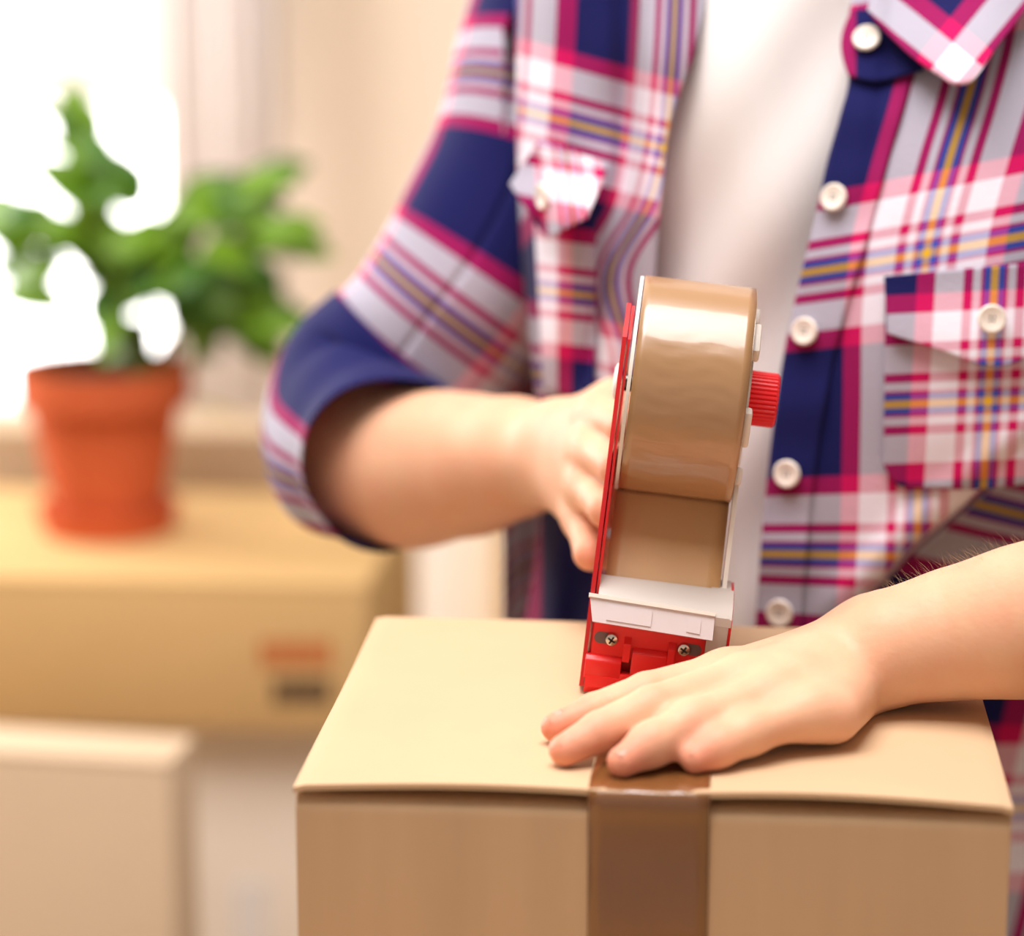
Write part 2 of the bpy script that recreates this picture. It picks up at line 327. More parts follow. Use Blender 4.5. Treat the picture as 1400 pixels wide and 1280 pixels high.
# base: white bracket over the roller, red foot
from_bm('guard_bracket', bm_prism([(-.002, .0485), (-.006, .044), (-.006, .0405), (.0, .041), (.012, .050), (.0135, .0525), (.010, .0530)], 0, -.0288, .0315), M['greyp'], td, bevel=.0006)
br = from_bm('bracket_side', bm_prism([(-.006, .0445), (.010, .0525), (.030, .0525), (.034, .03), (.034, .003), (.001, .003), (-.005, .012)], 0, .0215, .0305), M['greyp'], td, bevel=.0008)
from_bm('bracket_edge', bm_prism([(-.006, .0440), (.010, .0520), (.030, .0520), (.034, .03), (.034, .003), (.001, .002), (-.0055, .012)], 0, .0306, .0318), M['redm'], td, bevel=.0003)
flap_m = Matrix.Translation((0, -.0075, .0390)) @ Matrix.Rotation(math.radians(-24), 4, 'X')
fl = from_bm('guard_flap', bm_prism([(-.0325, .0085), (.0238, .0065), (.0240, -.0048), (-.0300, -.0030)], 1, -.0008, .0008), M['clearp'], td, bevel=.0004)
fl.matrix_local = flap_m
from_bm('flap_lip', bm_prism([(-.0330, .0095), (.0240, .0075), (.0240, .0060), (-.0330, .0078)], 1, -.0018, .0012), M['whitep'], fl, bevel=.0003)
from_bm('flap_frame', bm_prism([(.012, .0035), (.018, .0032), (.018, -.0028), (.012, -.0024)], 1, -.0013, -.0006), M['clearp'], fl, bevel=.0003)
from_bm('flap_frame', bm_prism([(-.024, .0050), (-.004, .0046), (-.004, -.0022), (-.024, -.0016)], 1, -.0013, -.0006), M['clearp'], fl, bevel=.0003)
# red foot: recessed screw plate, two ribs, lower blade holder with notches, chamfered toe
bp = from_bm('screw_plate', bm_prism([(-.0290, .0185), (.0214, .0185), (.0214, .0345), (-.0290, .0345)], 1, -.001, .004), M['red'], td, bevel=.0005)
def plate_profile(x0, x1, top, bm=None): return bm_prism([(-.004, .0085), (-.004, top-.002), (-.002, top), (.002, top), (.002, .0085)], 0, x0, x1, bm)
bm = plate_profile(-.0310, -.0148, .0190); plate_profile(-.0105, .0052, .0245, bm); plate_profile(.0094, .0240, .0190, bm)
bm_box((-.0150, -.0040, .0085), (-.0103, .002, .0120), bm); bm_box((.0050, -.0040, .0085), (.0096, .002, .0110), bm)
from_bm('blade_holder', bm, M['red'], td, bevel=.0004)
for x0 in (-.0132, .0068):
    from_bm('rib', bm_prism([(-.0042, .018), (-.0042, .0265), (-.0015, .029), (.001, .029), (.001, .018)], 0, x0-.0016, x0+.0016), M['red'], td, bevel=.0006)
from_bm('toe', bm_prism([(-.0042, .0098), (-.0046, .0045), (-.001, .0004), (.03, .0004), (.03, .0098)], 0, -.0302, .0300), M['red'], td, bevel=.0006)
from_bm('back_body', bm_prism([(.0045, .0), (.0045, .0345), (.020, .036), (.06, .03), (.085, .03), (.085, .008), (.03, .0)], 0, -.0286, .0214), M['redm'], td, bevel=.001)
from_bm('roller', lathe([(0, -.028), (.007, -.028), (.007, .0212), (0, .0212)], 32, mtx=Matrix.Translation((0, .012, .041)) @ AX_X), M['dark'], td, smooth=True)
for sx, zz in ((-.0205, .0272), (.0122, .0268)):
    bms = bm_prism([(sx-math.copysign(.004, -sx)*0+.0034*math.cos(a)+(.0 if False else 0), zz+.0026*math.sin(a)) for a in np.linspace(0, 2*math.pi, 20, endpoint=False)], 1, -.0014, -.0009)
    off = -.0052 if sx < 0 else .0052
    pts = [(sx+off+.0027*math.cos(a), zz+.0027*math.sin(a)) for a in np.linspace(math.pi/2, 3*math.pi/2, 10)] if off < 0 else [(sx+off+.0027*math.cos(a), zz+.0027*math.sin(a)) for a in np.linspace(-math.pi/2, math.pi/2, 10)]
    pts = pts+([(sx, zz-.0027), (sx, zz+.0027)] if off < 0 else [(sx, zz+.0027), (sx, zz-.0027)])
    bms.free(); from_bm('screw_slot', bm_prism(pts, 1, -.00125, -.0009), M['slot'], bp)
    sc = from_bm('screw', lathe([(.0030, -.0), (.0030, .0012), (.0026, .0022), (.0014, .0027), (0, .0027)], 28, mtx=Matrix.Translation((sx, -.0012, zz)) @ AX_Y), M['metal'], td, smooth=True)
    bmx = bm_box((-.0018, -.0003, -.0004), (.0018, .0003, .0004), mtx=Matrix.Translation((sx, -.0039, zz)) @ Matrix.Rotation(.5, 4, 'Y'))
    bm_box((-.0004, -.0003, -.0018), (.0004, .0003, .0018), bmx, Matrix.Translation((sx, -.0039, zz)) @ Matrix.Rotation(.5, 4, 'Y')); from_bm('cross_recess', bmx, M['dark'], sc)
# pistol handle behind
hp = [(.006, .150, .010), (.008, .158, .03), (.006, .156, .06), (.004, .152, .09), (.0, .146, .118), (-.006, .128, .134), (-.014, .105, .138), (-.022, .088, .130)]
v, f = tube([(x*.4-.002, y, z) for x, y, z in hp], [.0125, .0135, .0138, .0135, .0135, .012, .010, .008], 20)
mesh('handle', v, f, M['red'], td)

for o in td.children_recursive:                                   # the foot is cut flat so that the leaning dispenser stands on the lid
    if o.type == 'MESH' and o.name.split('.')[0] in ('side_plate', 'plate_rim', 'bracket_side', 'bracket_edge', 'blade_holder', 'toe', 'back_body', 'blade'):
        for q in o.data.vertices: q.co.z = max(q.co.z, .0006+(q.co.x+.0325)*.1122)
# ---------------------------------------------------------------- person: body as one continuous surface (distance field)
axes = []
def axis(lo, hi, fine, df, dc):
    p = [lo]
    while p[-1] < hi: x = p[-1]; p.append(x+(df if any(a <= x <= b for a, b in fine) else dc))
    return np.array(p, np.float32)
GX = axis(-.30, .45, [(-.075, .14)], .0014, .0036); GY = axis(.0, .60, [(.015, .335)], .0014, .004); GZ = axis(.76, 1.34, [(.897, 1.06)], .0014, .004)
class Field:
    def __init__(s): s.f = np.full((len(GX), len(GY), len(GZ)), .05, np.float32)
    def add(s, a, b, ra, rb, k=.004, flat=None):
        """tapered capsule a-b; flat = (unit axis, factor) squashes across that axis"""
        a = np.asarray(a, np.float32); b = np.asarray(b, np.float32); pad = max(ra, rb)*1.3+k+.008
        lo = np.minimum(a, b)-pad; hi = np.maximum(a, b)+pad
        sl = tuple(slice(max(0, np.searchsorted(g, l)-1), np.searchsorted(g, h)+1) for g, l, h in zip((GX, GY, GZ), lo, hi))
        X, Y, Z = GX[sl[0]][:, None, None], GY[sl[1]][None, :, None], GZ[sl[2]][None, None, :]
        d = b-a; L = float(d@d)+1e-12
        px, py, pz = X-a[0], Y-a[1], Z-a[2]
        t = np.clip((px*d[0]+py*d[1]+pz*d[2])/L, 0, 1); qx, qy, qz = px-t*d[0], py-t*d[1], pz-t*d[2]
        q2 = qx*qx+qy*qy+qz*qz
        if flat is not None:
            n, fac = flat; n = np.asarray(n, np.float32); n = n/np.linalg.norm(n); w = qx*n[0]+qy*n[1]+qz*n[2]; q2 = q2+w*w*(fac*fac-1)
        dist = np.sqrt(q2)-(ra+(rb-ra)*t); g = s.f[sl]
        h = np.maximum(k-np.abs(g-dist), 0)/k if k > 0 else 0
        s.f[sl] = np.minimum(g, dist)-h*h*k*.25
    def chain(s, pts, rad, k=.004, flat=None):
        for i in range(len(pts)-1): s.add(pts[i], pts[i+1], rad[i], rad[i+1], k, flat)
    def merge(s, o, k):
        h = np.maximum(k-np.abs(s.f-o.f), 0)/k; s.f = np.minimum(s.f, o.f)-h*h*k*.25
def surface(f):
    ins = f < 0; nx, ny, nz = f.shape; c = ins[:-1, :-1, :-1].astype(np.int8).copy()
    for i in (0, 1):
        for j in (0, 1):
            for k in (0, 1):
                if i+j+k: c += ins[i:nx-1+i, j:ny-1+j, k:nz-1+k]
    act = (c > 0) & (c < 8); I, J, K = np.nonzero(act); n = len(I); idx = np.full(act.shape, -1, np.int32); idx[I, J, K] = np.arange(n)
    acc = np.zeros((n, 3)); cnt = np.zeros(n); G = (GX, GY, GZ)
    for ax in range(3):
        o1, o2 = [a for a in range(3) if a != ax]
        for u in (0, 1):
            for w in (0, 1):
                off = [0, 0, 0]; off[o1] = u; off[o2] = w; A = (I+off[0], J+off[1], K+off[2]); off[ax] = 1; B = (I+off[0], J+off[1], K+off[2])
                fa = f[A]; fb = f[B]; x = (fa < 0) != (fb < 0); t = np.where(x, fa/(np.where(x, fa-fb, 1)), 0)
                for d in range(3): acc[:, d] += np.where(x, G[d][A[d]]*(1-t)+G[d][B[d]]*t, 0)
                cnt += x
    V = acc/cnt[:, None]; Q = []
    for ax in range(3):
        o1, o2 = (ax+1) % 3, (ax+2) % 3; s0 = [slice(None)]*3; s1 = [slice(None)]*3; s0[ax] = slice(0, -1); s1[ax] = slice(1, None)
        a = ins[tuple(s0)]; b = ins[tuple(s1)]; P = np.array(np.nonzero(a != b)).T
        P = P[(P[:, o1] > 0) & (P[:, o2] > 0) & (P[:, o1] < f.shape[o1]-1) & (P[:, o2] < f.shape[o2]-1)]
        def at(d1, d2):
            q = P.copy(); q[:, o1] += d1; q[:, o2] += d2; return idx[q[:, 0], q[:, 1], q[:, 2]]
        q = np.stack([at(-1, -1), at(0, -1), at(0, 0), at(-1, 0)], 1); sg = a[P[:, 0], P[:, 1], P[:, 2]]
        q[~sg] = q[~sg][:, ::-1]; Q.append(q)
    return V, np.concatenate(Q)
Z0 = .9
# her left hand, flat on the carton lid, fingers pointing towards the tape end
LH = dict(
    index=[(.030, .098, .0205), (-.004, .081, .0170), (-.026, .069, .0120), (-.042, .060, .0075)],
    middle=[(.038, .084, .0225), (-.001, .055, .0185), (-.022, .039, .0130), (-.036, .029, .0080)],
    ring=[(.049, .070, .0205), (.016, .042, .0165), (.000, .028, .0120), (-.0115, .0180, .0075)],
    pinky=[(.063, .060, .0165), (.039, .042, .0130), (.027, .032, .0100), (.0180, .0255, .0068)])
LR = dict(index=[.0108, .0092, .0080, .0064], middle=[.0114, .0100, .0088, .0068], ring=[.0110, .0097, .0086, .0067], pinky=[.0100, .0085, .0075, .0061])
LH = {k: [np.array([x, y, Z0+z]) for x, y, z in p] for k, p in LH.items()}
fing = Field(); arm = Field()
for k, p in LH.items(): fing.chain(p, LR[k], .0065 if k in ('ring', 'pinky') else .0022)
LW = np.array([.098, .143, Z0+.0255]); LWu = np.array([.090, .124, Z0+.0185]); LWr = np.array([.088, .150, Z0+.0245])
for k, c, r in (('index', LWr, .0115), ('middle', LW, .0120), ('ring', LW, .0115), ('pinky', LWu, .0120)):
    arm.add(LH[k][0], c, LR[k][0]*.97, r, .008)
arm.add(LH['pinky'][0]+np.array([.012, .006, -.002]), LWu+np.array([-.006, -.006, -.008]), .0125, .0165, .010)   # ulnar heel
arm.add((.058, .090, Z0+.019), (.084, .130, Z0+.021), .014, .016, .012)                                       # palm pad
TH = [np.array(p) for p in ((.092, .145, Z0+.021), (.078, .150, Z0+.016), (.064, .143, Z0+.0115), (.052, .136, Z0+.0080))]
arm.chain(TH[:2], [.014, .0115], .012); fing.chain(TH[1:], [.0110, .0085, .0070], .003)
EL = np.array([.300, .215, .985])
def lerp(a, b, t): return np.asarray(a)*(1-t)+np.asarray(b)*t
FA = [LW, PZ(1225, 884, .9285), PZ(1310, 866, .9350), PZ(1400, 850, .9430), PZ(1500, 832, .9530), EL]
arm.chain(FA, [.0205, .0232, .0268, .0312, .0350, .0365], .012)
# her right hand round the dispenser handle
RHp = dict(index=[(822, 566, 1.312), (856, 584, 1.276), (892, 590, 1.288), (900, 592, 1.312)], middle=[(814, 614, 1.302), (846, 638, 1.268), (884, 642, 1.280), (893, 644, 1.306)],
           ring=[(806, 664, 1.302), (830, 696, 1.270), (868, 700, 1.282), (880, 700, 1.305)], pinky=[(798, 708, 1.312), (808, 756, 1.284), (842, 758, 1.292), (856, 756, 1.312)])
RH = {k: [PD(*q) for q in p] for k, p in RHp.items()}
RR_ = dict(index=[.0112, .0095, .0085, .0072], middle=[.0114, .0098, .0085, .0072], ring=[.0108, .0092, .0082, .0070], pinky=[.0098, .0084, .0074, .0062])
for k, p in RH.items(): fing.chain(p, RR_[k], .0025)
RW = PD(752, 622, 1.378)
for k, dy in (('index', -26), ('middle', -8), ('ring', 12), ('pinky', 30)):
    arm.add(RH[k][0], PD(764, 620+dy, 1.365), RR_[k][0]*1.02, .0155, .012)
arm.chain([PD(790, 590, 1.36), PD(840, 556, 1.345), PD(880, 560, 1.325)], [.0165, .0125, .009], .010)
ER = PD(484, 612, 1.520)
arm.chain([RW, PD(700, 626, 1.405), PD(640, 636, 1.437), PD(568, 638, 1.470), PD(520, 634, 1.497), ER], [.0255, .0295, .0360, .0425, .0440, .0420], .016)
# upper arms, shoulders, trunk, neck (under the clothes)
SR = PD(785, -20, 1.535); SL = np.array([.275, .46, 1.215])
arm.chain([ER, PD(540, 524, 1.528), PD(610, 430, 1.523), PD(680, 328, 1.52), PD(737, 195, 1.525), PD(777, 60, 1.53), SR], [.038, .040, .042, .044, .045, .046, .048], .02); arm.chain([EL, lerp(EL, SL, .5), SL], [.037, .042, .048], .02)
arm.add(SR, (.02, .48, 1.20), .05, .055, .03); arm.add(SL, (.17, .48, 1.20), .05, .055, .03)
arm.add((.04, .475, 1.17), (.04, .46, .80), .062, .060, .04); arm.add((.125, .475, 1.17), (.125, .46, .80), .062, .060, .04); arm.add((.095, .47, 1.17), (.095, .45, .80), .075, .080, .04)
arm.add((.095, .475, 1.20), (.100, .465, 1.32), .05, .048, .03)
arm.merge(fing, .008)
# soft creases between the metacarpals of the flat hand
V, Q = surface(arm.f)
pr = tag(empty('person', (.1, .47, 0)), 'person in an open plaid shirt over a white tee, taping a carton shut', 'person')
def pchild(o, par=None):
    o.parent = par or pr
    o.matrix_parent_inverse = Matrix.Translation((-.1, -.47, 0)) if (par is None or par is pr) else Matrix()
    return o
body = pchild(mesh('body', V, Q, M['skin']))
tips = [p[3] for p in LH.values()]+[p[2]*.5+p[3]*.5 for p in LH.values()]+[p[1] for p in LH.values()]+[p[1] for p in RH.values()]
wts = [.75]*4+[.5]*4+[.22]*4+[.3]*4
fl_ = np.zeros(len(V))
for p, w in zip(tips, wts): fl_ = np.maximum(fl_, w*np.exp(-(np.linalg.norm(V-p, axis=1)/.013)**2))
at_ = body.data.attributes.new('flush', 'FLOAT', 'POINT'); at_.data.foreach_set('value', fl_.astype(np.float32))
# fingernails of the flat hand
for k, p in LH.items():
    d = Vector(p[3]-p[2]).normalized(); up = Vector((0, 0, 1)); s = d.cross(up).normalized(); nrm = s.cross(d).normalized(); r = LR[k][3]; v = []
    c0 = Vector(p[3])-d*.0045
    for i in range(7):
        for j in range(7):
            a = (j/6-.5)*1.9; t = i/6*.0078; e = .9-.25*((i/6)**4)
            v.append(c0+d*t+(s*math.sin(a*e)*r*.93+nrm*math.cos(a*e)*(r+.0002)*(1-.22*(i/6)**2)))
    solid(pchild(mesh('fingernail', v, grid_faces(7, 7), M['nail']), body), .0004, 0)
# fine hair on the forearm that crosses the shirt
sel = np.nonzero((V[:, 0] > .10) & (V[:, 0] < .20) & (V[:, 1] < .28) & (V[:, 2] > .93))[0]
me = body.data; nrm = np.zeros(len(V)*3, np.float32); me.vertices.foreach_get('normal', nrm); nrm = nrm.reshape(-1, 3)
sel = sel[(nrm[sel, 2] > .55) & (nrm[sel, 1] > -.15)]; hv = []; hf = []
for i in rng.choice(sel, 230):
    p = Vector(V[i]); n = Vector(nrm[i]); d = (n*.75+Vector((random.uniform(-1.2, .3), random.uniform(-.5, .5), .15))).normalized(); L_ = random.uniform(.003, .008); w = .00004
    s = d.orthogonal().normalized(); b0 = len(hv); bend = Vector((-.3, 0, .1))*L_
    for t in (0, .5, 1):
        q = p+d*L_*t+bend*t*t; ww = w*(1-.8*t); hv += [q+s*ww, q-s*ww, q+d.cross(s)*ww]
    for r_ in (0, 3): hf += [(b0+r_+a, b0+r_+(a+1) % 3, b0+r_+3+(a+1) % 3, b0+r_+3+a) for a in range(3)]
tag(pchild(mesh('arm_hair', hv, hf, M['hair']), body), kind='stuff')

# ---------------------------------------------------------------- clothes
# white tee: closed tube round the trunk
def tee_front(z): return cr([.76, .87, .95, 1.03, 1.12, 1.2, 1.28], [.345, .345, .345, .350, .357, .378, .405], np.array([z]))[0]
v = []; nr, nc = 70, 110
for i in range(nr):
    z = .77+(1.275-.77)*i/(nr-1); b = .47-tee_front(z); a = .152-.03*max(0, (z-1.15)/.12)**2
    for j in range(nc):
        t = 2*math.pi*j/nc; c, s = math.cos(t), math.sin(t); sg = lambda q, e: math.copysign(abs(q)**e, q)
        x = .052+(.095 if c < 0 else .105)*(a/.152)*sg(c, 1); y = .47-(b if s > 0 else .11)*sg(s, .95)
        fold = .0035*math.sin(55*x+22*(z-.9)*(1+3*(x-.05))+1.0)*sstep(.9, 1.2, z)+.002*math.sin(80*x-60*z)+.002*math.sin(130*x+30*z+2)*sstep(1.05, .85, z)
        v.append((x+fold*c, y-fold*s, z))
solid(pchild(mesh('t_shirt', v, grid_faces(nr, nc, True), M['tee'])), .001)

# --- shirt panel on her left (image right): surface Y(px, py)
RX = [1000, 1100, 1210, 1300, 1360, 1430, 1530, 1650]; RYv = [-160, 0, 110, 250, 400, 520, 640, 760, 860, 1000, 1320]
RT = np.array([[.415, .40, .39, .388, .39, .40, .42, .46], [.388, .372, .36, .352, .352, .36, .38, .43], [.372, .352, .336, .326, .324, .33, .355, .42], [.350, .332, .314, .302, .299, .305, .335, .41],
               [.335, .318, .300, .289, .285, .292, .325, .405], [.325, .309, .294, .283, .280, .288, .322, .40], [.316, .302, .292, .285, .284, .292, .325, .40], [.310, .298, .290, .287, .288, .298, .33, .40],
               [.306, .296, .289, .288, .291, .302, .335, .40], [.304, .296, .290, .290, .295, .306, .338, .40], [.304, .298, .292, .294, .30, .312, .342, .40]])
FBX, FBY = [1000, 1080, 1140, 1200, 1250, 1310, 1350, 1400, 1500, 1650], [960, 895, 845, 790, 738, 690, 655, 612, 560, 520]
def yb(px): return cr(FBX, FBY, px)
def YR(px, py):
    px = np.asarray(px, float); py = np.asarray(py, float)
    rows = np.stack([cr(RX, r, px) for r in RT], 0); out = np.zeros(px.shape)
    flat = rows.reshape(len(RYv), -1); pf = py.ravel(); o = np.array([cr(RYv, flat[:, i], pf[i:i+1])[0] for i in range(pf.size)]); out = o.reshape(px.shape)
    s = py-yb(px); out = out+.070*sstep(0, 16, s)+.012*sstep(0, 120, s)-.004*np.exp(-((s+26)/30.)**2)*sstep(1060, 1200, px)
    out = out+.0022*np.sin(px/38.+py/90.)*sstep(1180, 1300, px)*sstep(420, 120, py)+.003*np.exp(-((px-1205-(py-150)*-.12)/16.)**2)*sstep(380, 200, py)
    return out
EDX = lambda py: cr([-160, 0, 60, 110, 160, 220, 300, 380, 470, 560, 650, 720, 790, 860, 960, 1320], [1215, 1165, 1156, 1162, 1150, 1133, 1116, 1096, 1076, 1062, 1051, 1044, 1039, 1034, 1030, 1024], py)
SXC = lambda py: cr([-160, 80, 140, 220, 330, 400, 560, 700, 860, 1320], [1375, 1338, 1322, 1298, 1270, 1262, 1258, 1255, 1248, 1240], py)
def UVR(px, py):
    px = np.asarray(px, float); py = np.asarray(py, float); s = py-yb(px); low = sstep(6, 14, s)
    u = (px-SXC(py))/383.; slope = cr([-200, 350, 480, 700, 900, 1320], [-.16, -.16, -.10, -.02, .10, .02], py)
    vv = (py-375-slope*(px-1090))/383.
    u2 = (px-1190-.25*(820-py))/520.+.30; v2 = (py-690-.25*(px-1340)*sstep(950, 700, py))/415.
    return np.stack([u*(1-low)+u2*low, vv*(1-low)+v2*low], -1)
def panel(name, px, py, Yf, UVf, par, off=0., th=.0011):
    Y = Yf(px, py)+off; P = PY(px, py, Y); uv = UVf(px, py); nr, nc = px.shape
    o = mesh(name, P.reshape(-1, 3), grid_faces(nr, nc), M['plaid'], uv=uv.reshape(-1, 2)); solid(o, th, 0); pchild(o, par); return o
nr, nc = 300, 150
t = np.linspace(0, 1, nc)**1.0; py = np.linspace(-150, 1310, nr)[:, None]*np.ones((1, nc)); e = EDX(py[:, 0])[:, None]; px = e+(1650-e)*t[None, :]
shirt = panel('shirt', px, py, YR, UVR, None)
shirt['label'] = 'open plaid cotton shirt in navy, crimson and white with rolled sleeves'
# placket: doubled strip along the opening edge
py_ = np.linspace(60, 1310, 220)[:, None]*np.ones((1, 12)); e = EDX(py_[:, 0])[:, None]; wv_ = cr([60, 200, 560, 900, 1310], [82, 82, 66, 62, 60], py_[:, 0])[:, None]; px_ = e-1.5+wv_*np.linspace(0, 1, 12)[None, :]
panel('placket', px_, py_, lambda a, b: YR(a, b)-.0028-.0012*np.sin(b/21.)*np.sin(b/67.), UVR, shirt)
# pocket and flap
def lattice(poly_top, poly_bot, nr, nc):
    t = np.linspace(0, 1, nc); xt = cr(*poly_top[:2], t); yt = cr(poly_top[0], poly_top[2], t); xb = cr(*poly_bot[:2], t); ybm = cr(poly_bot[0], poly_bot[2], t); s = np.linspace(0, 1, nr)[:, None]
    return xt*(1-s)+xb*s, yt*(1-s)+ybm*s
def UVP(px, py): return np.stack([(px-1357-(py-436)*-.055)/383., (py-550+.04*(px-1300))/383.], -1)
ppx, ppy = lattice(([0, .5, 1], [1211, 1357, 1503], [385, 372, 360]), ([0, .12, .3, .5, .7, .88, 1], [1208, 1226, 1290, 1352, 1410, 1480, 1500], [636, 662, 668, 668, 660, 640, 610]), 60, 60)
YPk = lambda a, b: YR(a, np.minimum(b, yb(a)-4))
panel('pocket', ppx, ppy, lambda a, b: YPk(a, b)-.0035-.004*np.exp(-((b-600)/60.)**2)*np.exp(-((a-1340)/90.)**2), UVP, shirt)
fpx, fpy = lattice(([0, .5, 1], [1209, 1357, 1505], [378, 364, 352]), ([0, .25, .5, .75, 1], [1213, 1288, 1362, 1436, 1510], [456, 480, 502, 474, 438]), 34, 60)
panel('pocket_flap', fpx, fpy, lambda a, b: YPk(a, b)-.0075-.004*sstep(380, 490, b), lambda a, b: np.stack([UVP(a, b)[..., 0], .15+(450-b-.05*(a-1300))/400.], -1), shirt)
# collar leaf and stand
cpx, cpy = lattice(([0, .4, 1], [1205, 1270, 1395], [-70, -95, -130]), ([0, .2, .4, .6, .74, .8, .9, 1], [1186, 1208, 1245, 1285, 1310, 1328, 1365, 1420], [14, 40, 76, 104, 116, 112, 62, -10]), 40, 60)
def UVC(px, py):
    d1 = -((px-1310)*.78+(py-112)*.63); d2 = (px-1310)*.63-(py-112)*.78; return np.stack([(d1+42)/383., (d2+44)/383.], -1)
panel('collar', cpx, cpy, lambda a, b: YR(a, b)-.016-.006*sstep(-60, 90, b), UVC, shirt)
spx, spy = lattice(([0, 1], [1168, 1260], [8, 2]), ([0, .5, 1], [1160, 1200, 1262], [104, 112, 96]), 20, 20)
spx = spx-14*np.sin(np.linspace(0, 1, 20)[:, None]*math.pi)*(1-np.linspace(0, 1, 20)[None, :])
panel('collar_stand', spx, spy, lambda a, b: YR(a, b)-.006, lambda a, b: np.stack([(a-1180)/383.+.30, (b-50)/383.+.37], -1), shirt)
# buttons
def button(px, py, Yf, dy, tilt=0.):
    p = PY(px, py, Yf(np.array([px]), np.array([py]))[0]+dy); e = 4.
    p1 = PY(px+e, py, Yf(np.array([px+e]), np.array([py]))[0]+dy); p2 = PY(px, py+e, Yf(np.array([px]), np.array([py+e]))[0]+dy)
    n = Vector(np.cross(p2-p, p1-p)).normalized(); n = n if n.y < 0 else -n
    mt = Matrix.Translation(Vector(p)) @ n.to_track_quat('Z', 'Y').to_matrix().to_4x4()
    b = from_bm('button', lathe([(0, -.0008), (.0062, -.0008), (.0070, 0), (.0070, .0010), (.0062, .0018), (.0052, .0017), (.0046, .0014), (0, .0013)], 36, mtx=mt), M['button'], smooth=True); pchild(b, shirt)
    for a in range(4):
        h = from_bm('button_hole', lathe([(0, .0014), (.0006, .0014)], 8, mtx=mt @ Matrix.Translation((.0014*math.cos(a*math.pi/2+.7), .0014*math.sin(a*math.pi/2+.7), .00004))), M['thread']); pchild(h, shirt)
for px_b, py_b in ((1140, 270), (1100, 453), (1076, 648), (1066, 838)): button(px_b, py_b, YR, -.0060)
button(1185, 52, YR, -.0095); button(1356, 436, YPk, -.0135)

# --- shirt panel on her right (image left)
LX = [690, 715, 745, 790, 830, 855, 885, 930, 980]; LYv = [-160, 0, 80, 160, 250, 350, 480, 600, 720, 860, 1000]
LT = np.array([[.50, .455, .43, .42, .415, .42, .41, .405, .41], [.49, .435, .405, .40, .398, .402, .385, .378, .386], [.485, .430, .398, .393, .390, .396, .374, .366, .376], [.485, .428, .392, .386, .388, .395, .370, .362, .375],
               [.485, .430, .390, .378, .376, .382, .360, .356, .370], [.485, .435, .392, .372, .370, .372, .352, .350, .365], [.485, .44, .396, .372, .366, .362, .346, .346, .36], [.49, .45, .405, .376, .364, .356, .344, .345, .36],
               [.50, .46, .41, .380, .366, .356, .346, .346, .36], [.49, .45, .405, .38, .366, .358, .348, .346, .36], [.49, .45, .405, .38, .368, .36, .35, .348, .36]])
def YL(px, py):
    px = np.asarray(px, float); py = np.asarray(py, float); rows = np.stack([cr(LX, r, px) for r in LT], 0).reshape(len(LYv), -1); pf = py.ravel()
    o = np.array([cr(LYv, rows[:, i], pf[i:i+1])[0] for i in range(pf.size)]).reshape(px.shape)
    return o+.003*np.sin(px/14.+py/60.)*sstep(240, 330, py)+.006*np.exp(-((px-835-(py-300)*-.15)/12.)**2)*sstep(200, 260, py)*sstep(560, 480, py)
LEX = lambda py: cr([-160, 0, 80, 160, 250, 370, 480, 600, 860, 1000], [985, 966, 946, 918, 906, 896, 886, 880, 872, 870], py)
LSX = lambda py: cr([-160, 0, 300, 480, 560, 640, 720, 800, 860, 1000], [700, 706, 712, 726, 736, 740, 738, 728, 718, 715], py)
def UVL(px, py):
    xo = cr([-160, 100, 200, 280, 370, 480, 1000], [-10, 0, 10, 30, 80, 60, 40], py)
    u = cr([560, 690, 740, 790, 850, 918, 1060], [-.3, -.02, .17, .30, .68, 1.0, 1.45], px+xo); vv = cr([-400, 160, 515, 613, 860, 1100], [-1.58, 0, 1.0, 1.27, 1.70, 2.1], py-.27*(px-750))
    return np.stack([u, vv], -1)
nr, nc = 190, 70
py = np.linspace(-150, 960, nr)[:, None]*np.ones((1, nc)); a, b = LSX(py[:, 0])[:, None], LEX(py[:, 0])[:, None]; px = a+(b-a)*np.linspace(0, 1, nc)[None, :]
panel('shirt_front', px, py, YL, UVL, shirt)
ppx, ppy = lattice(([0, .5, 1], [728, 770, 816], [225, 230, 240]), ([0, .5, 1], [744, 775, 812], [535, 540, 545]), 50, 26)
UVPL = lambda a, b: np.stack([(a-700)/300.+.0, (b-400-.12*(a-770))/330.], -1)
panel('pocket', ppx, ppy, lambda a, b: YL(a, b)-.005-.006*np.exp(-((a-775)/40.)**2), UVPL, shirt)
fpx, fpy = lattice(([0, .5, 1], [736, 785, 833], [193, 207, 226]), ([0, .3, .5, .75, 1], [697, 722, 746, 778, 803], [252, 290, 322, 310, 298]), 34, 30)
panel('pocket_flap', fpx, fpy, lambda a, b: YL(np.maximum(a, 738), b)-.012-.016*sstep(215, 300, b), lambda a, b: np.stack([(a-780-.1*(b-260))/165., .15+(b-250-.2*(a-760))/430.], -1), shirt)
button(742, 268, lambda a, b: YL(np.maximum(a, 738), b)-.030, 0)
# back of the shirt
v = []; uv = []; nr, nc = 40, 60
for i in range(nr):
    z = .76+(1.27-.76)*i/(nr-1); w = 1-.25*max(0, (z-1.18)/.09)
    for j in range(nc):
        t = math.pi*j/(nc-1); v.append((.105+.205*w*math.cos(t), .46+.125*math.sin(t)**.7 if 0 < j < nc-1 else .46, z)); uv.append((t*.2/.143, z/.143))
solid(pchild(mesh('shirt_back', v, grid_faces(nr, nc), M['plaid'], uv=uv), shirt), .0011, 0)
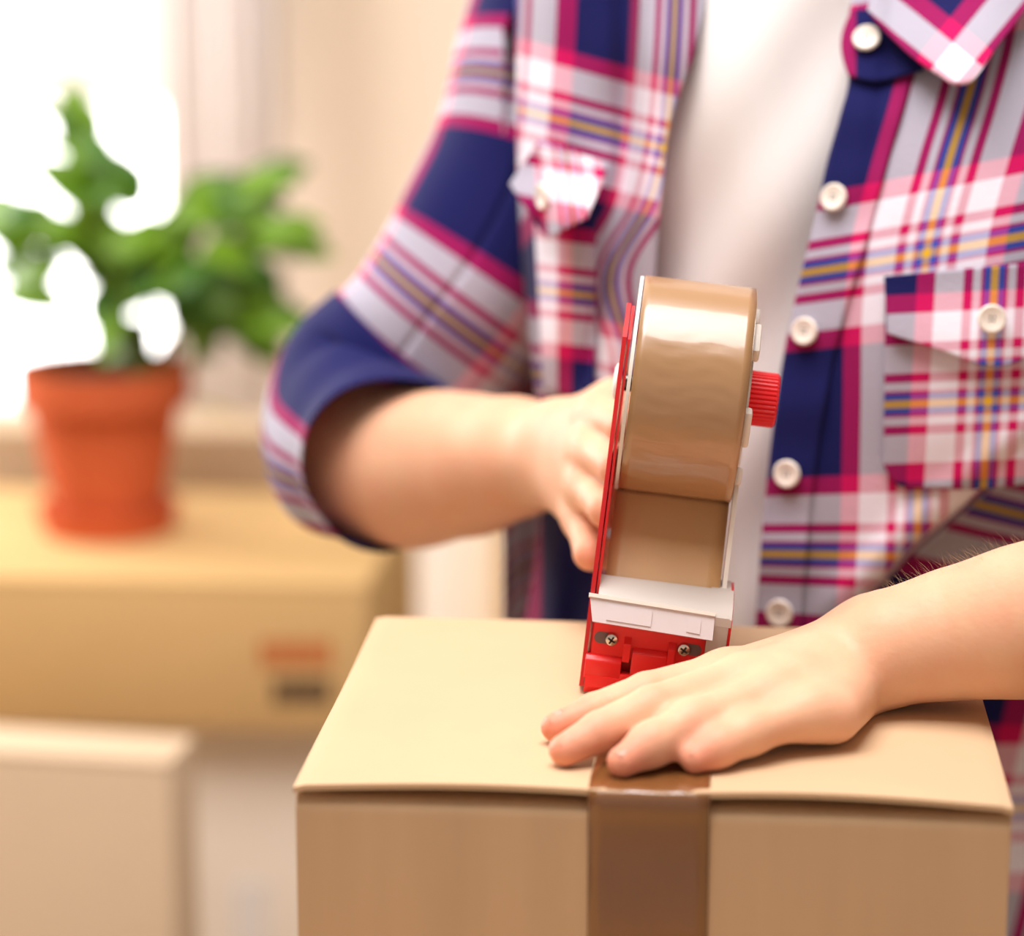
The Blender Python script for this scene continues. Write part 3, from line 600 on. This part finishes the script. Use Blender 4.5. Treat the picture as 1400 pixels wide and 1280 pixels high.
# sleeves: tubes with rolled cuffs
def sleeve(name, pts, rad, v0, u0, wr=.004, seed=0, n=64, m=120, flip=1, us=.037, vs_=.131, umax=9, ac=None):
    pts = np.array(pts); s = np.r_[0, np.cumsum(np.linalg.norm(np.diff(pts, axis=0), axis=1))]; ss = np.linspace(0, s[-1], m); C = cr(s, pts, ss); Rr = cr(s, rad, ss)
    T = np.gradient(C, axis=0); T /= np.linalg.norm(T, axis=1)[:, None]; up = np.array([0., -1., 0.]); v = []; uv = []
    for i in range(m):
        up = up-T[i]*(up@T[i]); up /= np.linalg.norm(up); sd = np.cross(T[i], up)
        for k in range(n+1):
            a = 2*math.pi*k/n; q = ss[i]
            f = wr*(math.sin(a*2+q*38+seed)*math.sin(q*26+seed)*.5+.5*math.sin(a*3-q*60+seed*2)*math.exp(-((q-s[-1]*.72)/.06)**2)+.35*math.sin(q*120+2*math.sin(a+seed))*math.exp(-((q-s[-1]*.8)/.05)**2))
            v.append(C[i]+(up*math.cos(a)+sd*math.sin(a))*(Rr[i]+f)); uv.append((u0+max(-umax, min(umax, (flip*(a if a < math.pi else a-2*math.pi) if ac is None else a-ac)*us/.143)), v0+q/vs_))
    o = mesh(name, v, grid_faces(m, n+1), M['plaid'], uv=uv); solid(o, .0012, 0); pchild(o, shirt); return o
SP = [PD(800, -60, 1.535), PD(775, 60, 1.53), PD(735, 195, 1.525), PD(672, 340, 1.52), PD(582, 465, 1.525), PD(514, 552, 1.53), PD(486, 598, 1.512), PD(508, 626, 1.470)]
sleeve('sleeve', SP, [.062, .062, .060, .0575, .0550, .0500, .0450, .0445], -.715, .45, .0045, 1.0)
CP = [PD(556, 496, 1.525), PD(512, 540, 1.525), PD(486, 584, 1.508), PD(500, 608, 1.480), PD(534, 632, 1.448)]
sleeve('cuff', CP, [.0595, .0580, .0535, .0515, .0505], .46, .0, .005, 2.2, m=60, us=.40*.143, vs_=.5, umax=.5, ac=2.3)
sleeve('sleeve', [(.265, .475, 1.235), lerp(SL, EL, .15), lerp(SL, EL, .5), lerp(SL, EL, .85), EL+np.array([0, -.004, .004]), EL+np.array([-.03, -.012, -.006])], [.062, .060, .057, .054, .050, .048], .1, .2, .004, 3.)

# trousers and shoes
v, f = [], []
def legtube(cx):
    return tube([(cx*.6+.04, .47, .86), (cx, .47, .74), (cx, .475, .45), (cx, .48, .08)], [.085, .085, .065, .055], 28)
for cx in (.02, .18):
    vv, ff = legtube(cx); b0 = len(v); v += vv; f += [tuple(b0+i for i in q) for q in ff]
pchild(mesh('trousers', v, f, M['jeans']))
for cx in (.02, .18):
    vv, ff = tube([(cx, .54, .045), (cx, .50, .05), (cx, .45, .045), (cx, .38, .035), (cx, .33, .028)], [.03, .042, .042, .034, .022], 20); pchild(mesh('shoe', [(p[0], p[1], max(.0, p[2])) for p in vv], ff, M['shoe']))

# ---------------------------------------------------------------- background cartons
def carton(name, label, lo, hi, m, rz=0, lid=True, group=None):
    lo, hi = np.array(lo, float), np.array(hi, float); c = (lo+hi)/2; e = tag(empty(name, (c[0], c[1], lo[2]), (0, 0, rz)), label, 'box', group); h = (hi-lo)/2; H = hi[2]-lo[2]
    from_bm('box_wall', bm_box((-h[0], -h[1], 0), (h[0], h[1], H-.004)), m, e, bevel=.003)
    for s in (-1, 1):
        a, b = sorted((s*.001, s*h[0])); from_bm('top_flap', bm_box((a, -h[1], H-.0038), (b, h[1], H)), m, e, bevel=.001)
    return e, h, H
# long flat tan carton carrying the plant
pA = PY(502, 802, 1.16); zt = pA[2]; hb = PY(502, 1003, 1.16)[2]
e, h, H = carton('flat_carton', 'long flat tan carton with red and black print, under the potted plant', (pA[0]-.86, 1.16, hb), (pA[0], 1.50, zt), M['bgcard'])
def print_patch(n, x0, y0, x1, y1, m):
    a, b = PY(x0, y0, 1.16), PY(x1, y1, 1.16); c = (np.array([pA[0]-.86, 1.16, hb])+np.array([pA[0], 1.50, zt]))/2
    from_bm(n, bm_box((a[0]-c[0], -.1712, b[2]-hb), (b[0]-c[0], -.1698, a[2]-hb)), m, e)
for i in range(5): print_patch('red_mark', 356+i*20, 876, 372+i*20, 912, M['redprint'])
for i in range(4): print_patch('black_mark', 374+i*20, 928, 391+i*20, 962, M['blackprint'])
carton('pale_carton', 'big pale carton standing on the floor under the long flat carton', (pA[0]-.74, 1.20, 0), (pA[0]-.012, 1.50, hb), M['bgcard3'])
a = PY(60, 1236, 1.19); 
# white sheet of paper stuck on the pale carton
q0, q1 = PY(318, 1205, 1.1985), PY(366, 1300, 1.1985); tag(from_bm('paper_note', bm_box((q0[0], 1.1975, q1[2]-.03), (q1[0], 1.1995, q0[2])), M['white']), 'white sheet on the front of the pale carton', 'paper')
pB = PY(248, 1030, .88)
carton('beige_carton', 'beige carton standing in front of the long flat carton', (pB[0]-.55, .88, 0), (pB[0], .945, pB[2]), M['bgcard2'], rz=math.radians(-5))
pC = PY(432, 596, 1.62); zb = PY(432, 720, 1.62)[2]
carton('wide_carton', 'wide beige carton behind the terracotta pot', (pC[0]-.95, 1.62, 0), (pC[0], 1.72, pC[2]), M['bgcard2'])
pW = PY(682, 640, 2.1); carton('white_carton', 'tall white carton standing against the cream wall', (PY(575, 640, 2.1)[0], 2.1, 0), (pW[0], 2.45, pW[2]), M['white'])
pT = PY(722, 640, 2.0); carton('narrow_carton', 'narrow tan carton standing beside the white carton', (PY(688, 640, 2.0)[0], 2.0, 0), (pT[0]+.22, 2.3, pT[2]), M['bgcard'])
# blind and curtain at the window
z0, z1 = PY(100, 128, WY-.05)[2], 1.64
bl = tag(empty('roller_blind', ((wl+wr)/2, WY-.04, z1)), 'pale roller blind half lowered over the window', 'blind')
from_bm('blind_cloth', bm_box((wl-(wl+wr)/2+.02, -.004, z0-z1), (wr-(wl+wr)/2-.06, .004, 0)), M['blind'], bl)
from_bm('bottom_bar', bm_box((wl-(wl+wr)/2+.02, -.009, z0-z1-.02), (wr-(wl+wr)/2-.06, .009, z0-z1)), M['white'], bl, bevel=.003)
from_bm('roller_tube', lathe([(0, wl-(wl+wr)/2), (.02, wl-(wl+wr)/2), (.02, wr-(wl+wr)/2), (0, wr-(wl+wr)/2)], 24, mtx=Matrix.Translation((0, 0, .01)) @ AX_X), M['white'], bl, smooth=True)
x0, x1 = PY(222, 300, WY-.12)[0], PY(385, 300, WY-.12)[0]; v = []
for i in range(2):
    for j in range(80):
        t = j/79; v.append((x0+(x1-x0)*t, WY-.12+.018*math.sin(t*34)+.006*math.sin(t*80), (.2, 1.75)[i]))
tag(solid(mesh('curtain', v, grid_faces(2, 80), M['sheer']), .003, 0), 'white curtain hanging beside the bright window', 'curtain')

# ---------------------------------------------------------------- potted plant
PYY = 1.34; base = PY(150, 758, PYY); base[2] = zt; sc_ = np.linalg.norm(PY(250, 758, PYY)-PY(50, 758, PYY))/200
pp = tag(empty('potted_plant', tuple(base)), 'leafy green plant in a terracotta pot with saucer', 'plant')
def part_l(bm, n, m, **k): return from_bm(n, bm, m, pp, **k)
s_ = sc_
part_l(lathe([(0, .012), (70*s_, .012), (100*s_, 175*s_), (114*s_, 176*s_), (116*s_, 225*s_), (106*s_, 225*s_), (102*s_, 200*s_), (0, 198*s_)], 64), 'pot', M['terra'], smooth=True)
part_l(lathe([(0, 0), (84*s_, 0), (96*s_, 36*s_), (90*s_, 37*s_), (80*s_, .014), (0, .012)], 64), 'saucer', M['terra'], smooth=True)
part_l(lathe([(103*s_, 203*s_), (60*s_, 208*s_), (0, 212*s_)], 40), 'soil', M['soil'], smooth=True)
lv = []; lf = []
for i in range(9):
    t = i/8; w = .5*math.sin(math.pi*min(1, t*.92+.04))**.8*(1-.25*t)
    for j in range(5):
        q = j/4-.5; lv.append((q*2*w*.62, t, .10*math.sin(math.pi*t)+.14*abs(q)*2*w-.22*t*t))
lf = grid_faces(9, 5); leaf_me = {}
for k in ('leaf', 'leaf2', 'leafy'):
    o = mesh('leaf_source', lv, lf, M[k]); leaf_me[k] = o.data; o.data.name = 'leaf'; bpy.data.objects.remove(o)
spots = [(112, 140, 1, 40), (96, 165, 1, 40), (28, 345, 1, 56), (8, 296, 1, 60), (410, 330, 1, 54), (115, 148, 1, 34), (82, 190, 1, 36), (120, 215, 2, 60), (150, 250, 3, 66), (95, 245, 2, 60), (130, 280, 3, 66), (172, 232, 1, 50), (20, 300, 2, 62), (58, 298, 2, 60), (42, 372, 2, 60), (40, 395, 1, 55), (92, 320, 2, 60),
         (130, 330, 3, 64), (165, 340, 3, 64), (150, 400, 2, 66), (165, 440, 3, 60), (182, 475, 2, 55), (205, 320, 2, 60), (200, 375, 3, 64), (232, 372, 2, 60), (245, 310, 2, 56), (282, 275, 3, 62), (308, 290, 3, 60), (345, 285, 2, 60),
         (372, 250, 2, 56), (390, 240, 1, 44), (355, 335, 3, 62), (398, 322, 2, 56), (330, 370, 3, 64), (345, 405, 3, 62), (312, 425, 2, 60), (362, 430, 2, 60), (356, 465, 1, 54), (285, 430, 2, 60), (262, 400, 2, 60), (245, 380, 2, 56), (255, 440, 2, 50), (280, 480, 1, 44)]
sx0 = 185
stems = [((sx0, 545), (178, 470), (140, 330), (118, 160)), ((sx0+6, 545), (200, 450), (215, 380), (240, 310)), ((sx0+12, 545), (230, 470), (300, 400), (385, 255)), ((sx0+2, 545), (170, 460), (110, 360), (30, 305)), ((sx0+14, 545), (250, 500), (320, 440), (360, 380))]
for st in stems:
    pth = [PY(x, y, PYY+.02*(i % 2)) for i, (x, y) in enumerate(st)]; ts = np.linspace(0, 3, 16); pth = cr([0, 1, 2, 3], np.array(pth), ts)-base
    vv, ff = tube(pth, list(np.linspace(.006, .0025, 16)), 8); mesh('stem', vv, ff, M['stem'], pp)
for (x, y, n, sz) in spots:
    for q in range(n+1):
        k = 'leaf' if random.random() < .6 else 'leaf2'
        p = PY(x+random.uniform(-16, 16), y+random.uniform(-16, 16), PYY+random.uniform(-.09, .09))-base
        o = bpy.data.objects.new('leaf', leaf_me[k]); COL.objects.link(o); o.parent = pp
        L_ = sz*s_*random.uniform(1.2, 1.7); dirv = Vector((x-190+random.uniform(-60, 60), random.uniform(-90, 90), -(y-430)*.5+random.uniform(-80, 50))).normalized()
        z = Vector((random.uniform(-.5, .5), -.75, .65)); z = (z-dirv*z.dot(dirv)).normalized(); xx = dirv.cross(z)
        o.matrix_local = Matrix.Translation(Vector(p)-dirv*L_*.5) @ Matrix((xx, dirv, z)).transposed().to_4x4() @ Matrix.Diagonal((L_, L_, L_, 1))
for x, y, L_ in ((268, 556, 44), (292, 562, 40)):
    o = bpy.data.objects.new('leaf', leaf_me['leafy']); COL.objects.link(o); o.parent = pp; p = PY(x, y, PYY-.03)-base
    o.matrix_local = Matrix.Translation(Vector(p)) @ Matrix.Rotation(-1.2, 4, 'Z') @ Matrix.Rotation(-.3, 4, 'X') @ Matrix.Diagonal((L_*s_*1.2,)*3+(1,))
